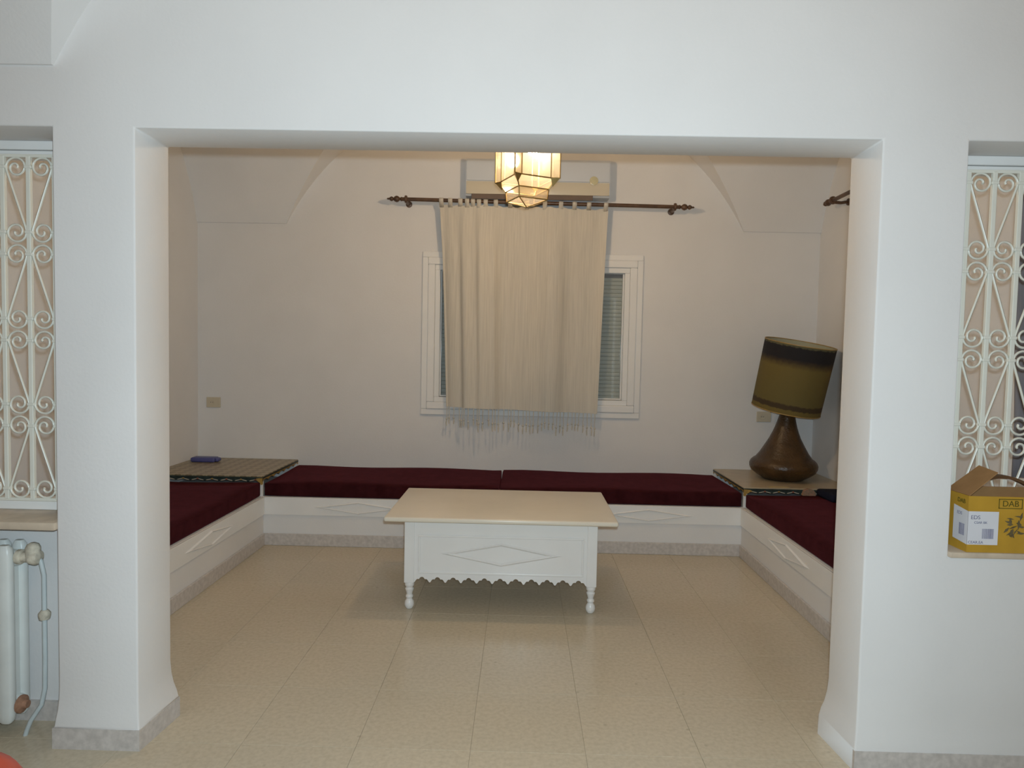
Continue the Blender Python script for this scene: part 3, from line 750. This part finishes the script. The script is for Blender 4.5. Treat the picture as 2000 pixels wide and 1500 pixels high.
cu2 = thing('curtain', (2.40, 3.0, .95), 'slate grey curtain on the right wall seen through the right grille', 'curtain')
bm = NB(); G = []
for i in range(61):
    s = i/60; row = []
    for j in range(13):
        v = j/12; row.append(bm.verts.new((2.40+.030*math.sin(2*math.pi*6*s+.3*v)*(.5+.5*min(1, v*4)), lerp(2.74, 3.27+.03*math.sin(v*5), s), lerp(2.70, .95, v))))
    G.append(row)
for i in range(60):
    for j in range(12): bm.faces.new((G[i][j], G[i][j+1], G[i+1][j+1], G[i+1][j]))
c2 = part('cloth', bm, GREYCUR, cu2, 180); m_ = c2.modifiers.new('thickness', 'SOLIDIFY'); m_.thickness = .002
for k in range(7):
    y = 2.77+k*.08; bm = NB()
    prof = [(2.40+.0205*math.cos(math.radians(-60+300*q/12)), 2.735+.0205*math.sin(math.radians(-60+300*q/12))) for q in range(13)]
    A = [bm.verts.new((x, y-.015, z)) for x, z in prof]; B = [bm.verts.new((x, y+.015, z)) for x, z in prof]
    for q in range(12): bm.faces.new((A[q], A[q+1], B[q+1], B[q]))
    to = part('tab', bm, GREYCUR, cu2, 180); m_ = to.modifiers.new('thickness', 'SOLIDIFY'); m_.thickness = .002

# ------------------------------------------------------------------ hanging lantern
LX, LY = .008, 4.0; PH = math.radians(-20)
ln = thing('hanging_lantern', (LX, LY, 2.36), 'lit brass and glass hanging lantern with corner prisms below the vault', 'lantern')
def sq(r, z): return [Vector((LX+r*math.sin(PH+k*math.pi/2), LY-r*math.cos(PH+k*math.pi/2), z)) for k in range(4)]
RB, ZB0, ZB1 = .178, 2.517, 2.87
def quad_pane(name, a, b, c, d, inset=.0):
    bm = NB(); n = (b-a).cross(d-a).normalized()*.0015
    A = [bm.verts.new(p+n) for p in (a, b, c, d)]; B = [bm.verts.new(p-n) for p in (a, b, c, d)]
    fs = [bm.faces.new(A), bm.faces.new(B[::-1])] + [bm.faces.new((A[i], B[i], B[(i+1) % 4], A[(i+1) % 4])) for i in range(4)]
    bmesh.ops.recalc_face_normals(bm, faces=fs); return part(name, bm, LGLASS, ln)
lo, hi = sq(RB, ZB0), sq(RB, ZB1); m0 = sq(.135, 2.458); m1 = sq(.128, 2.398); ap = Vector((LX, LY, 2.362))
def bars(name, segs, r=.004):
    bm = NB()
    for a, b in segs: tube(bm, [a, b], r, 6)
    return part(name, bm, BRASS, ln, 60)
for k in range(4):
    k2 = (k+1) % 4
    q = .13
    quad_pane('pane', lerp(lo[k], lo[k2], q), lerp(lo[k2], lo[k], q), lerp(hi[k2], hi[k], q), lerp(hi[k], hi[k2], q))
    quad_pane('sloped_pane', lo[k], lo[k2], m0[k2], m0[k])
    quad_pane('lower_pane', m0[k], m0[k2], m1[k2], m1[k])
    quad_pane('bottom_pane', m1[k], m1[k2], lerp(ap, m1[k2], .06), lerp(ap, m1[k], .06))
    # corner prism: a little glass column standing out of the corner
    out = (lo[k]-Vector((LX, LY, ZB0))).normalized(); tang = Vector((-out.y, out.x, 0))
    w1 = lerp(lo[k], lo[k2], q); w0 = lerp(lo[k], lo[(k-1) % 4], q); tip = lo[k]+out*.026; U = Vector((0, 0, ZB1-ZB0))
    quad_pane('prism_pane', w0, tip, tip+U, w0+U); quad_pane('prism_pane', tip, w1, w1+U, tip+U)
    bars('prism_frame', [(w0, w0+U), (w1, w1+U), (tip, tip+U), (w0, tip), (tip, w1), (w0+U, tip+U), (tip+U, w1+U)], .0035)
    bm = NB(); pnt = lerp(lo[k], m0[k], .45)+Vector((0, 0, -.02))
    V4 = [bm.verts.new(p) for p in (w0, tip, w1, pnt)]
    for f in ((0, 1, 3), (1, 2, 3), (2, 0, 3), (0, 2, 1)): bm.faces.new([V4[i] for i in f])
    bmesh.ops.recalc_face_normals(bm, faces=bm.faces); part('prism_tip', bm, BRASS, ln)
bars('lower_frame', [(lo[k], lo[(k+1) % 4]) for k in range(4)] + [(lo[k], m0[k]) for k in range(4)] + [(m0[k], m0[(k+1) % 4]) for k in range(4)] + [(m0[k], m1[k]) for k in range(4)] + [(m1[k], m1[(k+1) % 4]) for k in range(4)] + [(m1[k], ap) for k in range(4)])
bars('upper_frame', [(hi[k], hi[(k+1) % 4]) for k in range(4)], .006)
bm = NB(); R0 = sq(RB+.03, ZB1+.006); R1 = sq(.05, ZB1+.11)
A = [bm.verts.new(p) for p in R0]; B = [bm.verts.new(p) for p in R1]
bm.faces.new(B)
for k in range(4): bm.faces.new((A[k], A[(k+1) % 4], B[(k+1) % 4], B[k]))
bmesh.ops.recalc_face_normals(bm, faces=bm.faces)
rf = part('cap', bm, BRASS, ln); m_ = rf.modifiers.new('thickness', 'SOLIDIFY'); m_.thickness = .003
bm = NB(); lathe(bm, [(.02, 2.98), (.03, 3.0), (.012, 3.02), (.012, 3.04)], (LX, LY, 0), 14); tube(bm, [(LX, LY, 3.03), (LX, LY, 3.72)], .006, 8)
lathe(bm, [(.008, 3.66), (.05, 3.69), (.06, 3.73), (.06, 3.765)], (LX, LY, 0), 20); part('hanging_rod', bm, BRASS, ln, 40)
bm = NB(); lathe(bm, [(.012, 2.745), (.018, 2.75), (.018, 2.82), (.010, 2.83), (.010, 2.98)], (LX+.03, LY, 0), 14); part('lamp_holder', bm, BRASS, ln, 40)
bm = NB(); bmesh.ops.create_icosphere(bm, subdivisions=3, radius=.034, matrix=Matrix.Translation((LX+.03, LY, 2.705)) @ Matrix.Diagonal((1, 1, 1.2, 1)))
part('bulb', bm, BULB, ln, 180)

# ------------------------------------------------------------------ radiator
rd = thing('radiator', (-2.15, 2.47, 0), 'white column radiator in the recess under the left niche sill', 'radiator')
SW = .062
def rsec():
    bm = NB()
    def oval(hw, hd, cy, z): return [(hw*math.cos(2*math.pi*k/16)*abs(math.cos(2*math.pi*k/16))**-.55 if abs(math.cos(2*math.pi*k/16)) > .01 else 0, cy+hd*math.sin(2*math.pi*k/16), z) for k in range(16)]
    for hw, hd, cy in ((.0302, .020, -.040), (.026, .020, .036)):
        rings = [[bm.verts.new(p) for p in oval(hw*s, hd*s, cy, z)] for s, z in ((.55, .058), (.9, .070), (1, .095), (1, .70), (.9, .725), (.55, .740))]
        for i in range(5):
            for k in range(16): bm.faces.new((rings[i][k], rings[i][(k+1) % 16], rings[i+1][(k+1) % 16], rings[i+1][k]))
        bm.faces.new(rings[0][::-1]); bm.faces.new(rings[-1])
    for z in (.12, .68): lathe(bm, [(.026, -.031), (.03, -.02), (.03, .02), (.026, .031)], (0, 0, z), 14, Matrix.Rotation(math.radians(90), 3, 'Y'))
    box(bm, -.010, .010, -.05, .05, .10, .71)
    bmesh.ops.recalc_face_normals(bm, faces=bm.faces)
    return to_mesh('section', bm, RADMAT, 45)
rme = rsec()
for k in range(13):
    piece('section', rme, (-1.922-SW*k, 2.47, 0), rd)
bm = NB(); lathe(bm, [(.016, 0), (.028, .004), (.028, .018), (.020, .022), (.020, .05), (.027, .054), (.030, .075), (.024, .086), (.012, .090)], (-1.893, 2.455, .69), 16, Matrix.Rotation(math.radians(90), 3, 'Y'))
lathe(bm, [(.014, -.03), (.024, -.026), (.026, .02), (.02, .034), (.010, .04)], (-1.832, 2.455, .705), 14)
part('valve', bm, HEMP, rd, 40, 'cream painted valve with hemp sealing')
bm = NB(); lathe(bm, [(.02, 0), (.033, .004), (.033, .014), (.018, .02), (.014, .034)], (-1.893, 2.455, .12), 16, Matrix.Rotation(math.radians(90), 3, 'Y'))
part('plug', bm, RUST, rd, 40, 'rusty end plug')
bm = NB(); px_ = -1.795
tube(bm, [(-1.822, 2.455, .695), (-1.805, 2.458, .675), (px_, 2.46, .62), (px_, 2.46, .30), (px_-.002, 2.46, .18), (px_-.012, 2.455, .12), (-1.845, 2.45, .06), (-1.862, 2.45, .02), (-1.868, 2.45, .0)], .0085, 10)
pp = part('feed_pipe', bm, PIPE, rd, 50)
bm = NB(); lathe(bm, [(.009, -.02), (.018, -.017), (.021, -.004), (.021, .006), (.012, .018)], (px_, 2.46, .468), 12); part('clamp', bm, HEMP, pp, 40)

# ------------------------------------------------------------------ yellow cardboard box
bx = thing('cardboard_box', (1.80, 2.455, SILL_R), 'yellow printed cardboard box with open brown flap on the right stone sill', 'box')
QX0, QX1, QY0, QY1, QZ0, QZ1 = 1.604, 1.98, 2.376, 2.508, SILL_R+.0005, SILL_R+.203
t = .003
def wallp(name, args, mat, label=None):
    bm = NB(); box(bm, *args); return part(name, bm, mat, bx, label=label)
fp = wallp('front_panel', (QX0, QX1, QY0, QY0+t, QZ0, QZ1), YBOX)
sp = wallp('side_panel', (QX0, QX0+t, QY0+t, QY1-t, QZ0, QZ1), YBOX)
wallp('side_panel', (QX1-t, QX1, QY0+t, QY1-t, QZ0, QZ1), YBOX)
wallp('back_panel', (QX0, QX1, QY1-t, QY1, QZ0, QZ1+.012), KRAFT)
wallp('bottom_panel', (QX0+t, QX1-t, QY0+t, QY1-t, QZ0, QZ0+t), KRAFT)
def flap(name, a, b, c, d, mat):
    bm = NB(); n = (b-a).cross(d-a).normalized()*.0015
    A = [bm.verts.new(p+n) for p in (a, b, c, d)]; B = [bm.verts.new(p-n) for p in (a, b, c, d)]
    bm.faces.new(A); bm.faces.new(B[::-1])
    for i in range(4): bm.faces.new((A[i], B[i], B[(i+1) % 4], A[(i+1) % 4]))
    bmesh.ops.recalc_face_normals(bm, faces=bm.faces); return part(name, bm, mat, bx)
flap('end_flap', Vector((QX0+.004, QY0+.004, QZ1)), Vector((QX0+.002, QY1-.004, QZ1)), Vector((QX0+.112, QY1-.012, QZ1+.092)), Vector((QX0+.106, QY0+.012, QZ1+.084)), KRAFT)
bm = NB(); pts = []
for k in range(13):
    tt = k/12; pts.append((QX0+.110+tt*.20, (QY0+QY1)/2+.01, QZ1+.004+.062*math.sin(math.pi*(.34+.66*tt))))
for k in range(12):
    a, b_ = Vector(pts[k]), Vector(pts[k+1])
    dn = Vector((0, 0, -.011))
    A = [bm.verts.new(p) for p in (a+Vector((0, -.016, 0)), b_+Vector((0, -.016, 0)), b_+Vector((0, .016, 0)), a+Vector((0, .016, 0)))]
    B = [bm.verts.new(v.co+dn) for v in A]
    bm.faces.new(A); bm.faces.new(B[::-1])
    for i in range(4): bm.faces.new((A[i], B[i], B[(i+1) % 4], A[(i+1) % 4]))
bmesh.ops.recalc_face_normals(bm, faces=bm.faces); part('carry_strap', bm, pmat('dark_strap', (.12, .06, .025), .6, .4, .2, 20), bx)
# printed label wrapped round the corner
bm = NB(); box(bm, QX0-.0008, QX0+.108, QY0-.0009, QY0, QZ0+.028, QZ0+.148); lb = part('front_label', bm, LABELW, fp)
bm = NB(); prism(bm, [(QY0-.0009, QZ0+.028), (QY0+.078, QZ0+.035), (QY0+.078, QZ0+.158), (QY0-.0009, QZ0+.148)], 'x', QX0-.0009, QX0); lb2 = part('side_label', bm, LABELW, sp)
def front_text(s, size, cx, cz, mat, parent, y=QY0-.0011):
    bm = text_bm(s, size)
    for v in bm.verts: v.co = Vector((cx+v.co.x, y-v.co.z, cz+v.co.y))
    return part('print', bm, mat, parent)
def side_text(s, size, cy, cz, mat, parent):
    bm = text_bm(s, size)
    for v in bm.verts: v.co = Vector((QX0-.0011-v.co.z, cy-v.co.x, cz+v.co.y))
    return part('print', bm, mat, parent)
front_text('DAB', .030, QX0+.148, QZ0+.168, INKG, fp, QY0-.0006)
bm = NB(); ring_x0, ring_x1, z0_, z1_ = QX0+.106, QX0+.190, QZ0+.160, QZ0+.195
for a in ((ring_x0, ring_x1, z0_, z0_+.0025), (ring_x0, ring_x1, z1_-.0025, z1_), (ring_x0, ring_x0+.0025, z0_, z1_), (ring_x1-.0025, ring_x1, z0_, z1_)):
    box(bm, a[0], a[1], QY0-.0008, QY0, a[2], a[3])
part('print', bm, INKG, fp)
front_text('EDS', .020, QX0+.026, QZ0+.120, INKP, fp)
front_text('CSAR BK', .012, QX0+.045, QZ0+.104, INKP, fp)
front_text('CEAR.EA', .014, QX0+.030, QZ0+.032, INKP, fp)
side_text('DAB', .022, QY0+.038, QZ0+.172, INKG, sp)
side_text('EDS', .016, QY0+.045, QZ0+.128, INKP, sp)
def barcode(along, x0, z0, w, h):
    bm = NB(); x = 0
    while x < w:
        bw = random.choice((.0009, .0014, .002))
        if along == 'x': box(bm, x0+x, x0+x+bw, QY0-.0013, QY0-.0008, z0, z0+h)
        else: box(bm, QX0-.0013, QX0-.0008, x0+x, x0+x+bw, z0, z0+h)
        x += bw+random.choice((.001, .0016))
    return bm
part('barcode', barcode('x', QX0+.052, QZ0+.050, .040, .036), INKP, fp)
part('barcode', barcode('y', QY0+.016, QZ0+.056, .028, .042), INKP, sp)
bm = NB()
for k in range(34):
    cx = QX0+.135+random.uniform(0, .10); cz = QZ0+.062+random.uniform(0, .075); a = random.uniform(0, 3.1); L = random.uniform(.014, .034); wd = random.uniform(.004, .010)
    ca, sa = math.cos(a), math.sin(a)
    pts = [(cx+ca*L/2-sa*0, cz+sa*L/2), (cx-sa*wd/2, cz+ca*wd/2), (cx-ca*L/2, cz-sa*L/2), (cx+sa*wd/2, cz-ca*wd/2)]
    prism(bm, pts, 'y', QY0-.0007-.00004*k, QY0)
part('print', bm, INKK, fp, label='dark leaf-like print')

# ------------------------------------------------------------------ red seat at the lower left edge
rs = thing('padded_stool', (-1.375, 1.42, 0), 'orange-red padded stool cut off by the lower left corner', 'stool')
bm = NB(); lathe(bm, [(.16, .36), (.215, .362), (.232, .372), (.238, .40), (.236, .43), (.222, .455), (.195, .468), (.12, .474), (.01, .476)], (-1.375, 1.42, 0), 40); part('seat', bm, REDSEAT, rs, 50)
for k in range(4):
    a = math.pi/4+k*math.pi/2; bm = NB()
    tube(bm, [(-1.375+.15*math.cos(a), 1.42+.15*math.sin(a), .362), (-1.375+.19*math.cos(a), 1.42+.19*math.sin(a), 0)], .014, 10); part('leg', bm, WOODDK, rs, 40)
